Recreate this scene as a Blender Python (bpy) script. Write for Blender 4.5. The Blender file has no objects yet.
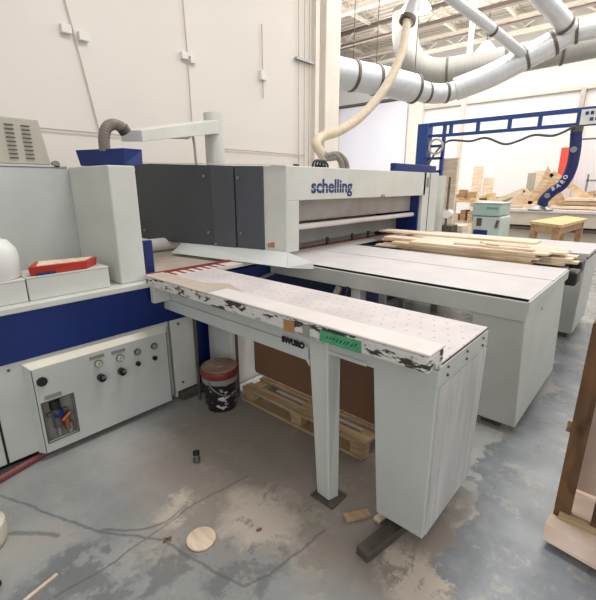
import bpy, bmesh, math, random
from mathutils import Vector, Matrix
random.seed(7)
scn = bpy.context.scene
COL = scn.collection
FZ = -0.1          # floor level
rad = math.radians

# ------------------------------------------------------------------ materials
def newmat(name):
    m = bpy.data.materials.new(name); m.use_nodes = True
    nt = m.node_tree; b = nt.nodes['Principled BSDF']
    return m, nt, b

def lin(c):
    return tuple((x/12.92 if x <= .04045 else ((x+.055)/1.055)**2.4) for x in c)

def N(nt, typ, **kw):
    n = nt.nodes.new(typ)
    for k, v in kw.items():
        if k.startswith('i_'):
            n.inputs[int(k[2:])].default_value = v
        else: setattr(n, k, v)
    return n

def mat(name, col, rough=.5, metal=0, var=.06, scale=4, spots=None, spotcol=None, spot_scale=9, bump=0, emit=0, stretch=(1,1,1), trans=0, alpha=1, spec=.5):
    """srgb colour with soft procedural variation and optional wear spots"""
    m, nt, b = newmat(name); L = nt.links
    c = lin(col)
    tc = N(nt, 'ShaderNodeTexCoord'); mp = N(nt, 'ShaderNodeMapping'); mp.inputs['Scale'].default_value = stretch
    L.new(tc.outputs['Object'], mp.inputs[0])
    nz = N(nt, 'ShaderNodeTexNoise'); nz.inputs['Scale'].default_value = scale; nz.inputs['Detail'].default_value = 6
    L.new(mp.outputs[0], nz.inputs['Vector'])
    rp = N(nt, 'ShaderNodeValToRGB')
    rp.color_ramp.elements[0].position = .3; rp.color_ramp.elements[1].position = .7
    rp.color_ramp.elements[0].color = tuple(max(0, x*(1-var*1.6)) for x in c)+(1,)
    rp.color_ramp.elements[1].color = tuple(min(1, x*(1+var)) for x in c)+(1,)
    L.new(nz.outputs['Fac'], rp.inputs[0])
    out = rp.outputs[0]
    if spots:
        n2 = N(nt, 'ShaderNodeTexNoise'); n2.inputs['Scale'].default_value = spot_scale; n2.inputs['Detail'].default_value = 8
        n2.inputs['Roughness'].default_value = .65
        L.new(mp.outputs[0], n2.inputs['Vector'])
        r2 = N(nt, 'ShaderNodeValToRGB'); r2.color_ramp.elements[0].position = spots; r2.color_ramp.elements[1].position = spots+.03
        r2.color_ramp.elements[0].color = (0,0,0,1); r2.color_ramp.elements[1].color = (1,1,1,1)
        L.new(n2.outputs['Fac'], r2.inputs[0])
        mx = N(nt, 'ShaderNodeMixRGB'); mx.inputs[2].default_value = lin(spotcol)+(1,)
        L.new(r2.outputs[0], mx.inputs[0]); L.new(out, mx.inputs[1]); out = mx.outputs[0]
    L.new(out, b.inputs['Base Color'])
    b.inputs['Roughness'].default_value = rough; b.inputs['Metallic'].default_value = metal
    b.inputs['Specular IOR Level'].default_value = spec
    if trans: b.inputs['Transmission Weight'].default_value = trans
    if alpha < 1: b.inputs['Alpha'].default_value = alpha
    if bump:
        bp = N(nt, 'ShaderNodeBump'); bp.inputs['Strength'].default_value = bump; bp.inputs['Distance'].default_value = .01
        L.new(nz.outputs['Fac'], bp.inputs['Height']); L.new(bp.outputs[0], b.inputs['Normal'])
    if emit:
        b.inputs['Emission Color'].default_value = c+(1,); b.inputs['Emission Strength'].default_value = emit
    return m

def wood(name, col, dark, scale=3, stretch=(6,1,6), rough=.7):
    m, nt, b = newmat(name); L = nt.links
    tc = N(nt, 'ShaderNodeTexCoord'); mp = N(nt, 'ShaderNodeMapping'); mp.inputs['Scale'].default_value = stretch
    L.new(tc.outputs['Object'], mp.inputs[0])
    nz = N(nt, 'ShaderNodeTexNoise'); nz.inputs['Scale'].default_value = scale; nz.inputs['Detail'].default_value = 7; nz.inputs['Distortion'].default_value = .8
    L.new(mp.outputs[0], nz.inputs['Vector'])
    rp = N(nt, 'ShaderNodeValToRGB'); rp.color_ramp.elements[0].position = .32; rp.color_ramp.elements[1].position = .62
    rp.color_ramp.elements[0].color = lin(dark)+(1,); rp.color_ramp.elements[1].color = lin(col)+(1,)
    L.new(nz.outputs['Fac'], rp.inputs[0]); L.new(rp.outputs[0], b.inputs['Base Color'])
    b.inputs['Roughness'].default_value = rough
    return m

def air_table_mat(name, col):
    """white laminate with a regular grid of small air nozzles"""
    m, nt, b = newmat(name); L = nt.links
    tc = N(nt, 'ShaderNodeTexCoord'); sp = N(nt, 'ShaderNodeSeparateXYZ'); L.new(tc.outputs['Object'], sp.inputs[0])
    def M(op, a, c=None):
        n = N(nt, 'ShaderNodeMath', operation=op)
        for i, v in enumerate((a, c)):
            if v is None: continue
            if isinstance(v, (int, float)): n.inputs[i].default_value = v
            else: L.new(v, n.inputs[i])
        return n.outputs[0]
    # staggered grid
    gx = M('FRACT', M('MULTIPLY', sp.outputs[0], 1/.085))
    row = M('MULTIPLY', M('FLOOR', M('MULTIPLY', sp.outputs[0], 1/.085)), .5)
    gy = M('FRACT', M('ADD', M('MULTIPLY', sp.outputs[1], 1/.075), row))
    dx = M('MULTIPLY', M('SUBTRACT', gx, .5), .085); dy = M('MULTIPLY', M('SUBTRACT', gy, .5), .075)
    d = M('SQRT', M('ADD', M('MULTIPLY', dx, dx), M('MULTIPLY', dy, dy)))
    hole = M('LESS_THAN', d, .0065)
    nz = N(nt, 'ShaderNodeTexNoise'); nz.inputs['Scale'].default_value = 3.5; nz.inputs['Detail'].default_value = 7
    L.new(tc.outputs['Object'], nz.inputs['Vector'])
    rp = N(nt, 'ShaderNodeValToRGB'); c = lin(col)
    rp.color_ramp.elements[0].position = .35; rp.color_ramp.elements[1].position = .6
    rp.color_ramp.elements[0].color = tuple(x*.86 for x in c)+(1,); rp.color_ramp.elements[1].color = c+(1,)
    L.new(nz.outputs['Fac'], rp.inputs[0])
    mx = N(nt, 'ShaderNodeMixRGB'); mx.inputs[2].default_value = lin((.62,.57,.57))+(1,)
    L.new(hole, mx.inputs[0]); L.new(rp.outputs[0], mx.inputs[1]); L.new(mx.outputs[0], b.inputs['Base Color'])
    b.inputs['Roughness'].default_value = .5
    return m

def duct_mat(name, col=(.80,.81,.82), period=.12, axis=0, rough=.3):
    m, nt, b = newmat(name); L = nt.links
    tc = N(nt, 'ShaderNodeTexCoord'); nz = N(nt, 'ShaderNodeTexNoise'); nz.inputs['Scale'].default_value = 2.5; nz.inputs['Detail'].default_value = 4
    L.new(tc.outputs['Object'], nz.inputs['Vector'])
    rp = N(nt, 'ShaderNodeValToRGB'); c = lin(col)
    rp.color_ramp.elements[0].color = tuple(x*.8 for x in c)+(1,); rp.color_ramp.elements[1].color = c+(1,)
    L.new(nz.outputs['Fac'], rp.inputs[0]); L.new(rp.outputs[0], b.inputs['Base Color'])
    b.inputs['Metallic'].default_value = .25; b.inputs['Roughness'].default_value = rough
    wv = N(nt, 'ShaderNodeTexWave'); wv.inputs['Scale'].default_value = 1/period/3.14; wv.inputs['Distortion'].default_value = 0
    wv.bands_direction = 'XYZ'[axis]
    L.new(tc.outputs['Object'], wv.inputs['Vector'])
    bp = N(nt, 'ShaderNodeBump'); bp.inputs['Strength'].default_value = .35; bp.inputs['Distance'].default_value = .01
    L.new(wv.outputs['Fac'], bp.inputs['Height']); L.new(bp.outputs[0], b.inputs['Normal'])
    return m

def floor_mat():
    m, nt, b = newmat('concrete_floor'); L = nt.links
    tc = N(nt, 'ShaderNodeTexCoord')
    def noise(scale, detail=8, rough=.6, vec=None, dist=0):
        n = N(nt, 'ShaderNodeTexNoise'); n.inputs['Scale'].default_value = scale; n.inputs['Detail'].default_value = detail
        n.inputs['Roughness'].default_value = rough; n.inputs['Distortion'].default_value = dist
        L.new(vec or tc.outputs['Object'], n.inputs['Vector']); return n.outputs['Fac']
    def M(op, a, c=None, clamp=False):
        n = N(nt, 'ShaderNodeMath', operation=op); n.use_clamp = clamp
        for i, v in enumerate((a, c)):
            if v is None: continue
            if isinstance(v, (int, float)): n.inputs[i].default_value = v
            else: L.new(v, n.inputs[i])
        return n.outputs[0]
    def V(op, a, c=None):
        n = N(nt, 'ShaderNodeVectorMath', operation=op)
        for i, v in enumerate((a, c)):
            if v is None: continue
            if isinstance(v, (tuple, Vector)): n.inputs[i].default_value = v
            else: L.new(v, n.inputs[i])
        return n
    def ramp(fac, a, c):
        n = N(nt, 'ShaderNodeMapRange'); n.inputs[1].default_value = a; n.inputs[2].default_value = c; n.interpolation_type = 'SMOOTHSTEP'
        L.new(fac, n.inputs[0]); return n.outputs[0]
    def mix(f, a, c):
        n = N(nt, 'ShaderNodeMixRGB')
        if isinstance(f, float): n.inputs[0].default_value = f
        else: L.new(f, n.inputs[0])
        for i, v in ((1, a), (2, c)):
            if isinstance(v, tuple): n.inputs[i].default_value = lin(v)+(1,)
            else: L.new(v, n.inputs[i])
        return n.outputs[0]
    # warped coordinates so patches have ragged edges
    nzc = N(nt, 'ShaderNodeTexNoise'); nzc.inputs['Scale'].default_value = 5; nzc.inputs['Detail'].default_value = 8; nzc.inputs['Roughness'].default_value = .7
    L.new(tc.outputs['Object'], nzc.inputs['Vector'])
    off = V('SCALE', V('SUBTRACT', nzc.outputs['Color'], (.5,.5,.5)).outputs[0]); off.inputs[3].default_value = .55
    wp = V('ADD', tc.outputs['Object'], off.outputs[0]).outputs[0]
    wsm = V('SCALE', V('SUBTRACT', nzc.outputs['Color'], (.5,.5,.5)).outputs[0]); wsm.inputs[3].default_value = .06
    wp2 = V('ADD', tc.outputs['Object'], wsm.outputs[0]).outputs[0]
    def blob(cx, cy, rx, ry, soft=.25, ang=0):
        d = V('SUBTRACT', wp, (cx, cy, FZ)).outputs[0]
        if ang:
            r = N(nt, 'ShaderNodeVectorRotate'); r.rotation_type = 'Z_AXIS'; r.inputs['Angle'].default_value = -ang
            L.new(d, r.inputs['Vector']); d = r.outputs[0]
        d = V('MULTIPLY', d, (1/rx, 1/ry, 0)).outputs[0]
        l = V('LENGTH', d).outputs['Value']
        n = N(nt, 'ShaderNodeMapRange'); n.inputs[1].default_value = 1; n.inputs[2].default_value = 1-soft; L.new(l, n.inputs[0]); return n.outputs[0]
    def seg(pts, w):
        best = None
        for a, c in zip(pts[:-1], pts[1:]):
            a = Vector((a[0], a[1], 0)); c = Vector((c[0], c[1], 0)); ba = c-a
            pa = V('MULTIPLY', V('SUBTRACT', wp2, tuple(a)).outputs[0], (1,1,0)).outputs[0]
            h = M('DIVIDE', V('DOT_PRODUCT', pa, tuple(ba)).outputs['Value'], ba.length_squared, True)
            s = V('SCALE', tuple(ba)); L.new(h, s.inputs[3])
            d = V('LENGTH', V('SUBTRACT', pa, s.outputs[0]).outputs[0]).outputs['Value']
            best = d if best is None else M('MINIMUM', best, d)
        return ramp(best, w, w*.35)
    base = mix(ramp(noise(1.3), .35, .65), (.56,.57,.565), (.66,.66,.645))
    base = mix(M('MULTIPLY', ramp(noise(14, 10, .7), .45, .75), .35), base, (.66,.65,.63))
    # beige sawdust smears everywhere, sparse
    base = mix(M('MULTIPLY', ramp(noise(2.6, 10, .68), .52, .66), .45), base, (.66,.62,.57))
    # trodden brown dust beneath and in front of the machine
    dust = M('MAXIMUM', blob(1.75, 1.75, 1.15, 1.05, .35), blob(1.6, .95, .55, .7, .4))
    base = mix(M('MULTIPLY', dust, .8), base, (.55,.50,.45))
    pale = M('MAXIMUM', blob(1.22, 1.35, .30, .32, .5), M('MAXIMUM', blob(.95, 1.75, .16, .12, .5), M('MAXIMUM', blob(1.45, .55, .2, .3, .5), blob(1.95, .5, .22, .12, .5))))
    base = mix(M('MULTIPLY', M('MULTIPLY', pale, ramp(noise(6, 10, .75), .42, .50)), .85), base, (.77,.72,.66))
    # grey blue worn sealer on the aisle
    blue = M('MAXIMUM', blob(2.9, .22, 1.35, .42, .06, rad(-2)), M('MAXIMUM', blob(1.8, .12, .42, .45, .06), blob(5.2, .2, 1.6, .45, .08)))
    base = mix(M('MULTIPLY', blue, .80), base, mix(ramp(noise(4), .35, .7), (.40,.43,.46), (.54,.57,.60)))
    base = mix(M('MULTIPLY', M('MULTIPLY', blue, ramp(noise(5.5, 10, .75), .56, .62)), .55), base, (.68,.66,.60))
    b2 = M('MAXIMUM', blob(.42, 1.7, .28, .30, .3), M('MAXIMUM', blob(.75, 1.45, .25, .15, .3), blob(.95, 1.15, .3, .15, .3)))
    base = mix(M('MULTIPLY', M('MULTIPLY', b2, ramp(noise(6, 10, .7), .44, .52)), .6), base, (.38,.39,.40))
    base = mix(M('MULTIPLY', ramp(noise(5, 12, .8, wp), .57, .62), .5), base, (.72,.69,.62))
    # tyre marks and cracks
    t1 = seg([(.15,2.75),(.305,2.6),(.477,2.174),(.58,1.91),(.78,1.62),(.832,1.301),(.89,1.121),(1.0,1.071),(1.376,1.037)], .011)
    t2 = seg([(.58,1.93),(.726,1.765),(.842,1.714),(.93,1.72)], .011)
    t3 = seg([(.30,1.70),(.529,1.679),(.745,1.696),(1.045,1.70),(1.37,1.651)], .008)
    t4 = seg([(.27,2.25),(.40,2.1),(.43,2.05)], .02)
    tr = M('MAXIMUM', M('MAXIMUM', t1, t2), M('MAXIMUM', t3, t4))
    base = mix(M('MULTIPLY', tr, .55), base, (.33,.34,.34))
    L.new(base, b.inputs['Base Color'])
    rr = M('ADD', M('MULTIPLY', noise(3), .25), .16)
    rr = M('ADD', rr, M('MULTIPLY', dust, .25))
    L.new(rr, b.inputs['Roughness'])
    bp = N(nt, 'ShaderNodeBump'); bp.inputs['Strength'].default_value = .06; bp.inputs['Distance'].default_value = .01
    L.new(noise(20), bp.inputs['Height']); L.new(bp.outputs[0], b.inputs['Normal'])
    return m

MT = dict(
    wall=mat('painted_wall', (.885,.86,.83), .7, var=.02, scale=.8),
    wall_far=mat('far_wall_paint', (.90,.89,.88), .7, var=.02, scale=.5),
    pilaster=mat('pilaster_paint', (.90,.87,.83), .6, var=.03),
    white=mat('machine_white', (.80,.80,.77), .42, var=.05, scale=3),
    grey=mat('machine_grey', (.755,.765,.745), .45, var=.05, scale=3, spots=.74, spotcol=(.45,.42,.38), spot_scale=7),
    greyd=mat('column_chipped', (.78,.785,.76), .5, var=.06, scale=3, spots=.70, spotcol=(.25,.23,.21), spot_scale=16),
    cream=mat('cream_bevel', (.86,.84,.77), .5, var=.05),
    end=mat('worn_end_sheet', (.77,.765,.755), .5, var=.12, scale=3, stretch=(5,5,.7), spots=.70, spotcol=(.50,.47,.44), spot_scale=5),
    rail=mat('rail_worn', (.85,.84,.81), .5, var=.05, scale=6, spots=.525, spotcol=(.24,.21,.19), spot_scale=7.5, stretch=(1,1,3.2)),
    railtop=mat('rail_top', (.85,.82,.80), .45, var=.04, scale=5),
    raildirt=mat('rail_dirt', (.70,.655,.60), .6, var=.08, scale=8),
    blue=mat('machine_blue', (.04,.15,.41), .35, var=.10, scale=3),
    gblue=mat('gantry_blue', (.13,.28,.55), .4, var=.05),
    navy=mat('tube_navy', (.11,.14,.38), .55, var=.1, scale=20),
    dark=mat('cover_dark_grey', (.265,.275,.29), .42, var=.06, scale=2),
    dark2=mat('cover_dark_grey_b', (.30,.31,.335), .42, var=.06, scale=2),
    black=mat('black_plastic', (.10,.10,.11), .4),
    gap=mat('gap_shadow_black', (.06,.06,.06), .8),  # near-black: painted shadow in gaps and seams, also the edge seal
    steel=mat('steel', (.62,.62,.62), .3, .8),
    dsteel=mat('dark_steel', (.40,.37,.34), .5, .5, var=.2, scale=8),
    red=mat('red_strip', (.52,.19,.16), .6, var=.2, scale=6),
    redbright=mat('red_card', (.72,.20,.15), .5, var=.1),
    guard=mat('milky_guard', (.86,.87,.86), .25, alpha=.82, var=.02),
    plexi=mat('dusty_plexi', (.68,.65,.62), .3, alpha=.85, var=.12, scale=3),
    air=air_table_mat('air_table_top', (.81,.775,.77)),
    air2=mat('laminate_top', (.785,.765,.765), .5, var=.06, scale=3, spots=.70, spotcol=(.72,.69,.69), spot_scale=6),
    beige=mat('electrical_beige', (.72,.70,.64), .45, var=.03),
    vent=mat('vent_dark', (.36,.34,.31), .7),
    duct=duct_mat('spiral_duct_x', axis=0), ducty=duct_mat('spiral_duct_y', axis=1),
    ductd=duct_mat('spiral_duct_dull', (.60,.60,.58), axis=1, rough=.45),
    hose=mat('hose_cream', (.80,.74,.64), .5, var=.08, scale=14),
    hoseg=mat('hose_grey', (.50,.46,.42), .6, var=.12, scale=20),
    ceil=mat('ceiling_deck', (.84,.81,.77), .8, var=.05, scale=1),
    joist=mat('joist_paint', (.82,.79,.74), .6, var=.04),
    joistd=mat('joist_dark', (.42,.37,.34), .6),
    wood=wood('raw_pine', (.88,.79,.66), (.74,.61,.46)),
    woodp=wood('pale_board', (.91,.84,.75), (.82,.72,.60)),
    woody=wood('bench_wood', (.84,.74,.55), (.74,.61,.42)),
    woodo=wood('orange_wood', (.74,.60,.46), (.60,.46,.34)),
    pallet=wood('pallet_wood', (.72,.62,.48), (.60,.50,.37)),
    woodd=wood('dirty_post', (.46,.33,.20), (.22,.15,.09), scale=4, stretch=(3,3,.8)),
    pink=wood('pinkish_board', (.82,.74,.68), (.74,.65,.58), scale=2, stretch=(2,2,1)),
    card=mat('cardboard', (.50,.37,.28), .8, var=.05, scale=2),
    lav=mat('glossy_door_panel', (.93,.93,.97), .3, var=.02, scale=.5),
    plastic=mat('white_jug_plastic', (.90,.90,.88), .4, var=.02, alpha=.97),
    gauge=mat('gauge_face', (.82,.80,.70), .3),
    copper=mat('copper', (.62,.38,.26), .4, .6),
    label=mat('label_grey', (.55,.54,.52), .6),
    green=mat('green_tape', (.30,.62,.44), .6, var=.15, scale=30),
    brown=mat('brown_tape', (.68,.50,.33), .6, var=.1, scale=20),
    silver=mat('silver_tape', (.58,.58,.57), .5, var=.1),
    ink=mat('black_ink', (.08,.07,.07), .7),
    logo=mat('logo_blue', (.12,.19,.42), .5),
    printw=mat('white_print', (.85,.86,.87), .6),
    printg=mat('grey_print', (.55,.57,.60), .6),
    mint=mat('mint_housing', (.68,.77,.74), .45, var=.05),
    mintl=mat('mint_light', (.78,.83,.80), .45, var=.05),
    teal=mat('teal_mark', (.35,.62,.56), .5),
    greyst=mat('cnc_bed_cream', (.80,.77,.71), .5, var=.06),
    lid=mat('dusty_lid', (.60,.50,.42), .8, var=.2, scale=12),
    lidred=mat('lid_red', (.46,.19,.16), .5, var=.2, scale=10),
    pail=mat('pail_print_black', (.13,.12,.12), .4, spots=.56, spotcol=(.80,.80,.80), spot_scale=13, stretch=(1,1,2.2)),
    redp=mat('coral_red_banner', (.90,.33,.28), .6),
    towel=mat('strip_curtain', (.92,.91,.92), .5, stretch=(30,30,.2), var=.08),
    lamp=mat('lamp_lens', (1,.98,.95), .5, emit=14),
    lampbody=mat('lamp_body', (.85,.85,.85), .4),
    conduit=mat('conduit', (.74,.70,.65), .5, .1),
    whitepl=mat('white_box', (.90,.89,.87), .5),
    redhose=mat('red_air_hose', (.50,.26,.26), .5, var=.1),
    darkcable=mat('dark_cable', (.30,.30,.31), .5),
    skirting=mat('trim_dark', (.40,.38,.36), .7),
)
MT['floor'] = floor_mat()

# ------------------------------------------------------------------ mesh helpers
class MB:
    def __init__(s): s.bm = bmesh.new()
    def hexa(s, p):   # 8 points: bottom 4 ccw, top 4 ccw
        v = [s.bm.verts.new(q) for q in p]
        for f in ((3,2,1,0),(4,5,6,7),(0,1,5,4),(1,2,6,5),(2,3,7,6),(3,0,4,7)): s.bm.faces.new([v[i] for i in f])
        return s
    def box(s, x0, x1, y0, y1, z0, z1):
        return s.hexa([(x0,y0,z0),(x1,y0,z0),(x1,y1,z0),(x0,y1,z0),(x0,y0,z1),(x1,y0,z1),(x1,y1,z1),(x0,y1,z1)])
    def bar(s, a, b, w, h, up=(0,0,1)):   # rectangular bar from a to b, w across, h along up
        a, b = Vector(a), Vector(b); d = (b-a).normalized(); r = d.cross(Vector(up)).normalized(); u = r.cross(d)
        q = lambda p, i, j: tuple(p + r*w/2*i + u*h/2*j)
        return s.hexa([q(a,-1,-1),q(a,1,-1),q(b,1,-1),q(b,-1,-1),q(a,-1,1),q(a,1,1),q(b,1,1),q(b,-1,1)])
    def ring(s, c, d, r, seg, up=None):
        d = Vector(d).normalized(); up = Vector(up) if up else (Vector((0,0,1)) if abs(d.z) < .9 else Vector((1,0,0)))
        u = d.cross(up).normalized(); w = d.cross(u)
        return [s.bm.verts.new(Vector(c)+ (u*math.cos(t)+w*math.sin(t))*r) for t in [2*math.pi*k/seg for k in range(seg)]]
    def bridge(s, A, B):
        n = len(A)
        for i in range(n): s.bm.faces.new([A[i], A[(i+1)%n], B[(i+1)%n], B[i]])
    def cyl(s, a, b, r, seg=20, r2=None, cap=True):
        a, b = Vector(a), Vector(b); d = b-a
        A = s.ring(a, d, r, seg); B = s.ring(b, d, r if r2 is None else r2, seg); s.bridge(A, B)
        if cap: s.bm.faces.new(A); s.bm.faces.new(B[::-1])
        return s
    def tube(s, pts, r, seg=12, smooth=6, cap=True, ribs=0):
        P = [Vector(p) for p in pts]
        if smooth > 1 and len(P) > 2:
            Q = []
            E = [P[0]*2-P[1]]+P+[P[-1]*2-P[-2]]
            for i in range(1, len(E)-2):
                for k in range(smooth):
                    t = k/smooth; a, b_, c, d = E[i-1], E[i], E[i+1], E[i+2]
                    Q.append(.5*((2*b_)+(c-a)*t+(2*a-5*b_+4*c-d)*t*t+(3*b_-a-3*c+d)*t**3))
            Q.append(P[-1]); P = Q
        prev = None; first = None; u = None
        for i, p in enumerate(P):
            d = (P[min(i+1, len(P)-1)]-P[max(i-1, 0)]).normalized()
            if u is None:
                u = d.cross(Vector((0,0,1)) if abs(d.z) < .9 else Vector((1,0,0))).normalized()
            u = (u-d*u.dot(d)).normalized(); w = d.cross(u)
            rr = r(i/(len(P)-1)) if callable(r) else r
            if ribs: rr *= 1+ribs*(i % 2)
            R = [s.bm.verts.new(p+(u*math.cos(t)+w*math.sin(t))*rr) for t in [2*math.pi*k/seg for k in range(seg)]]
            if prev: s.bridge(prev, R)
            else: first = R
            prev = R
        if cap: s.bm.faces.new(first); s.bm.faces.new(prev[::-1])
        return s
    def lathe(s, prof, c, seg=32):
        c = Vector(c); rings = []
        for r, z in prof:
            rings.append([s.bm.verts.new(c+Vector((r*math.cos(t), r*math.sin(t), z))) for t in [2*math.pi*k/seg for k in range(seg)]])
        for A, B in zip(rings[:-1], rings[1:]): s.bridge(A, B)
        s.bm.faces.new(rings[0][::-1]); s.bm.faces.new(rings[-1])
        return s
    def prism(s, pts, d):   # planar polygon extruded by vector d
        A = [s.bm.verts.new(Vector(p)) for p in pts]; B = [s.bm.verts.new(Vector(p)+Vector(d)) for p in pts]
        s.bridge(A, B); s.bm.faces.new(A[::-1]); s.bm.faces.new(B)
        return s

ORG = {}
def tag(o, label=None, cat=None, group=None, kind=None):
    if label: o['label'] = label
    if cat: o['category'] = cat
    if group: o['group'] = group
    if kind: o['kind'] = kind
    return o
def obj(name, mb, m, parent=None, bev=0, smooth=False, label=None, kind=None, org=None, cat=None, group=None):
    bm = mb.bm
    bmesh.ops.recalc_face_normals(bm, faces=bm.faces[:])
    if parent is not None: o0 = ORG[parent.name]
    elif org is not None: o0 = Vector(org)
    else:
        o0 = Vector((0,0,0))
        if cat:
            n = len(bm.verts); xs = [v.co for v in bm.verts]
            o0 = Vector((sum(c.x for c in xs)/n, sum(c.y for c in xs)/n, min(c.z for c in xs)))
    for v in bm.verts: v.co -= o0
    me = bpy.data.meshes.new(name); bm.to_mesh(me); bm.free()
    if smooth:
        for p in me.polygons: p.use_smooth = True
    o = bpy.data.objects.new(name, me); COL.objects.link(o)
    me.materials.append(MT[m] if isinstance(m, str) else m)
    if parent is not None: o.parent = parent
    else: o.location = o0
    ORG[o.name] = o0
    if smooth:
        md = o.modifiers.new('es', 'EDGE_SPLIT'); md.split_angle = rad(40)
    if bev:
        b = o.modifiers.new('b', 'BEVEL'); b.width = bev; b.segments = 2; b.limit_method = 'ANGLE'
    tag(o, label, cat, group, kind)
    return o
def thing(name, label, cat, loc, group=None):
    o = bpy.data.objects.new(name, None); COL.objects.link(o); o.location = loc; ORG[o.name] = Vector(loc)
    o.empty_display_size = .1
    return tag(o, label, cat, group)
def struct(name, mb, m, bev=0, parent=None):
    return obj(name, mb, m, parent, bev, kind=None if parent else 'structure')
def copy_thing(o, delta, label, rot=0):
    c = o.copy(); COL.objects.link(c); c.location = o.location + Vector(delta); c['label'] = label; c.rotation_euler.z = o.rotation_euler.z+rot
    for ch in list(o.children):
        k = ch.copy(); COL.objects.link(k); k.parent = c
        for g in list(ch.children):
            q = g.copy(); COL.objects.link(q); q.parent = k
    return c
def text(name, body, size, m, parent, loc, rot, depth=.002, bold=.0, xs=1, label=None):
    cu = bpy.data.curves.new(name, 'FONT'); cu.body = body; cu.size = size; cu.extrude = depth; cu.offset = bold
    cu.resolution_u = 3
    t = bpy.data.objects.new(name, cu); COL.objects.link(t)
    bpy.context.view_layer.update()
    me = bpy.data.meshes.new_from_object(t.evaluated_get(bpy.context.evaluated_depsgraph_get()))
    bpy.data.objects.remove(t); bpy.data.curves.remove(cu)
    o = bpy.data.objects.new(name, me); COL.objects.link(o); me.materials.clear(); me.materials.append(MT[m])
    M_ = Matrix.Translation(Vector(loc)-ORG[parent.name]) @ rot.to_4x4() @ Matrix.Diagonal((xs,1,1,1))
    me.transform(M_); o.parent = parent; ORG[o.name] = ORG[parent.name]
    if label: o['label'] = label
    return o
# ------------------------------------------------------------------ the building
struct('floor', MB().box(-6, 26, -9, 18, FZ-.2, FZ), 'floor')
struct('wall_left', MB().box(-6, 8.02, 6.0, 6.3, FZ, 8.0), 'wall')
struct('trim_1', MB().box(7.42, 7.92, 5.85, 6.0, FZ, 8.0), 'pilaster', .01)
struct('trim_2', MB().box(7.15, 7.27, 5.9, 6.0, FZ, 8.0), 'pilaster')
struct('wall_far', MB().box(20, 20.3, -9, 18, FZ, 8.0), 'wall_far')
struct('wall_back', MB().box(8.02, 20, 17.6, 18, FZ, 8.0), 'wall_far')
struct('trim_3', MB().box(19.85, 20, -9, 10.3, 5.15, 5.3), 'joist')
struct('trim_4', MB().box(19.7, 20, 9.6, 10.3, FZ, 5.4), 'pilaster')
struct('door_1', MB().box(19.9, 20, 10.5, 14.6, FZ, 5.7), 'lav')
struct('trim_5', MB().box(19.8, 20, 10.4, 18, 5.75, 5.85), 'skirting')
struct('trim_6', MB().box(19.8, 20, 3.1, 3.25, FZ, 5.2), 'conduit')
# tall white columns standing in the hall
struct('trim_7', MB().box(13.9, 14.05, 5.35, 5.47, FZ, 8.0), 'pilaster')
# ceiling deck and steel
struct('ceiling', MB().box(3, 20, -9, 18, 8.0, 8.1), 'ceil')
k = 8
for x in (9.5, 12.4, 15.2, 18.1):
    mb = MB(); mb.box(x-.1, x+.1, -9, 18, 7.0, 7.12).box(x-.1, x+.1, -9, 18, 7.5, 7.6)
    struct('trim_%d' % k, mb, 'joistd' if x in (15.2,) else 'joist'); k += 1
    mb = MB()
    y = -8
    while y < 17:
        mb.bar((x, y, 7.1), (x, y+.6, 7.5), .05, .05, (1,0,0)); mb.bar((x, y+.6, 7.5), (x, y+1.2, 7.1), .05, .05, (1,0,0)); y += 1.2
    struct('trim_%d' % k, mb, 'joist'); k += 1
for y in [1.0, 3.2, 5.4, 7.6, 9.8, 12, 14.2]:
    mb = MB(); mb.box(6, 20, y-.05, y+.05, 7.55, 7.65).box(6, 20, y-.04, y+.04, 7.9, 7.98)
    x = 6
    while x < 19.6:
        mb.bar((x, y, 7.6), (x+.5, y, 7.95), .04, .04, (0,1,0)); mb.bar((x+.5, y, 7.95), (x+1, y, 7.6), .04, .04, (0,1,0)); x += 1
    struct('trim_%d' % k, mb, 'joist'); k += 1
for y in [x*.9-8 for x in range(28)]:
    pass
mb = MB()
for i in range(46):
    x = 6+i*.3; mb.box(x, x+.12, -8, 17, 7.96, 8.0)
struct('trim_%d' % k, mb, 'ceil'); k += 1
for i, (x, z) in enumerate([(11, 7.4), (16.5, 6.9)]):
    struct('trim_%d' % (k+i), MB().cyl((x, -8, z), (x, 12, z), .05, 8), 'joistd')

# conduits on the near wall
def conduit(label, pts, boxes=()):
    t = thing('wall_conduit', label, 'pipe', pts[0])
    obj('pipe', MB().tube(pts, .009, 8, 1), 'conduit', t)
    for (x, z, w, h) in boxes: obj('junction_box', MB().box(x-w, x+w, 5.93, 6.0, z-h, z+h), 'whitepl', t, .008)
    return t
conduit('leftmost of three tall wall conduits beside the white pilaster', [(6.70,5.96,2.1),(6.70,5.96,7.9)])
conduit('middle of three tall wall conduits beside the white pilaster', [(6.87,5.96,1.9),(6.87,5.96,7.9)])
conduit('rightmost of three tall wall conduits, nearest the white pilaster', [(7.02,5.96,1.8),(7.02,5.96,7.9)])
t = thing('conduit_clamp', 'horizontal strut clamp high on the three tall conduits', 'bracket', (6.85,5.95,3.95))
obj('strut', MB().box(6.6, 7.12, 5.92, 5.99, 4.02, 4.06), 'steel', t)
conduit('horizontal wall conduit running from the arm post to the tall conduits', [(4.7,5.96,2.26),(5.8,5.96,2.26),(6.9,5.96,2.26)])
conduit('long brown wall pipe between the beige electrical box and the grey elbow hose', [(1.6,5.96,2.33),(3.3,5.96,2.33)])
conduit('thin wall conduit with double outlet box above the beige electrical box', [(2.3,5.97,4.4),(2.45,5.97,3.5),(2.62,5.97,2.35)], [(2.36,3.51,.06,.05),(2.56,3.47,.06,.05)])
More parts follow.
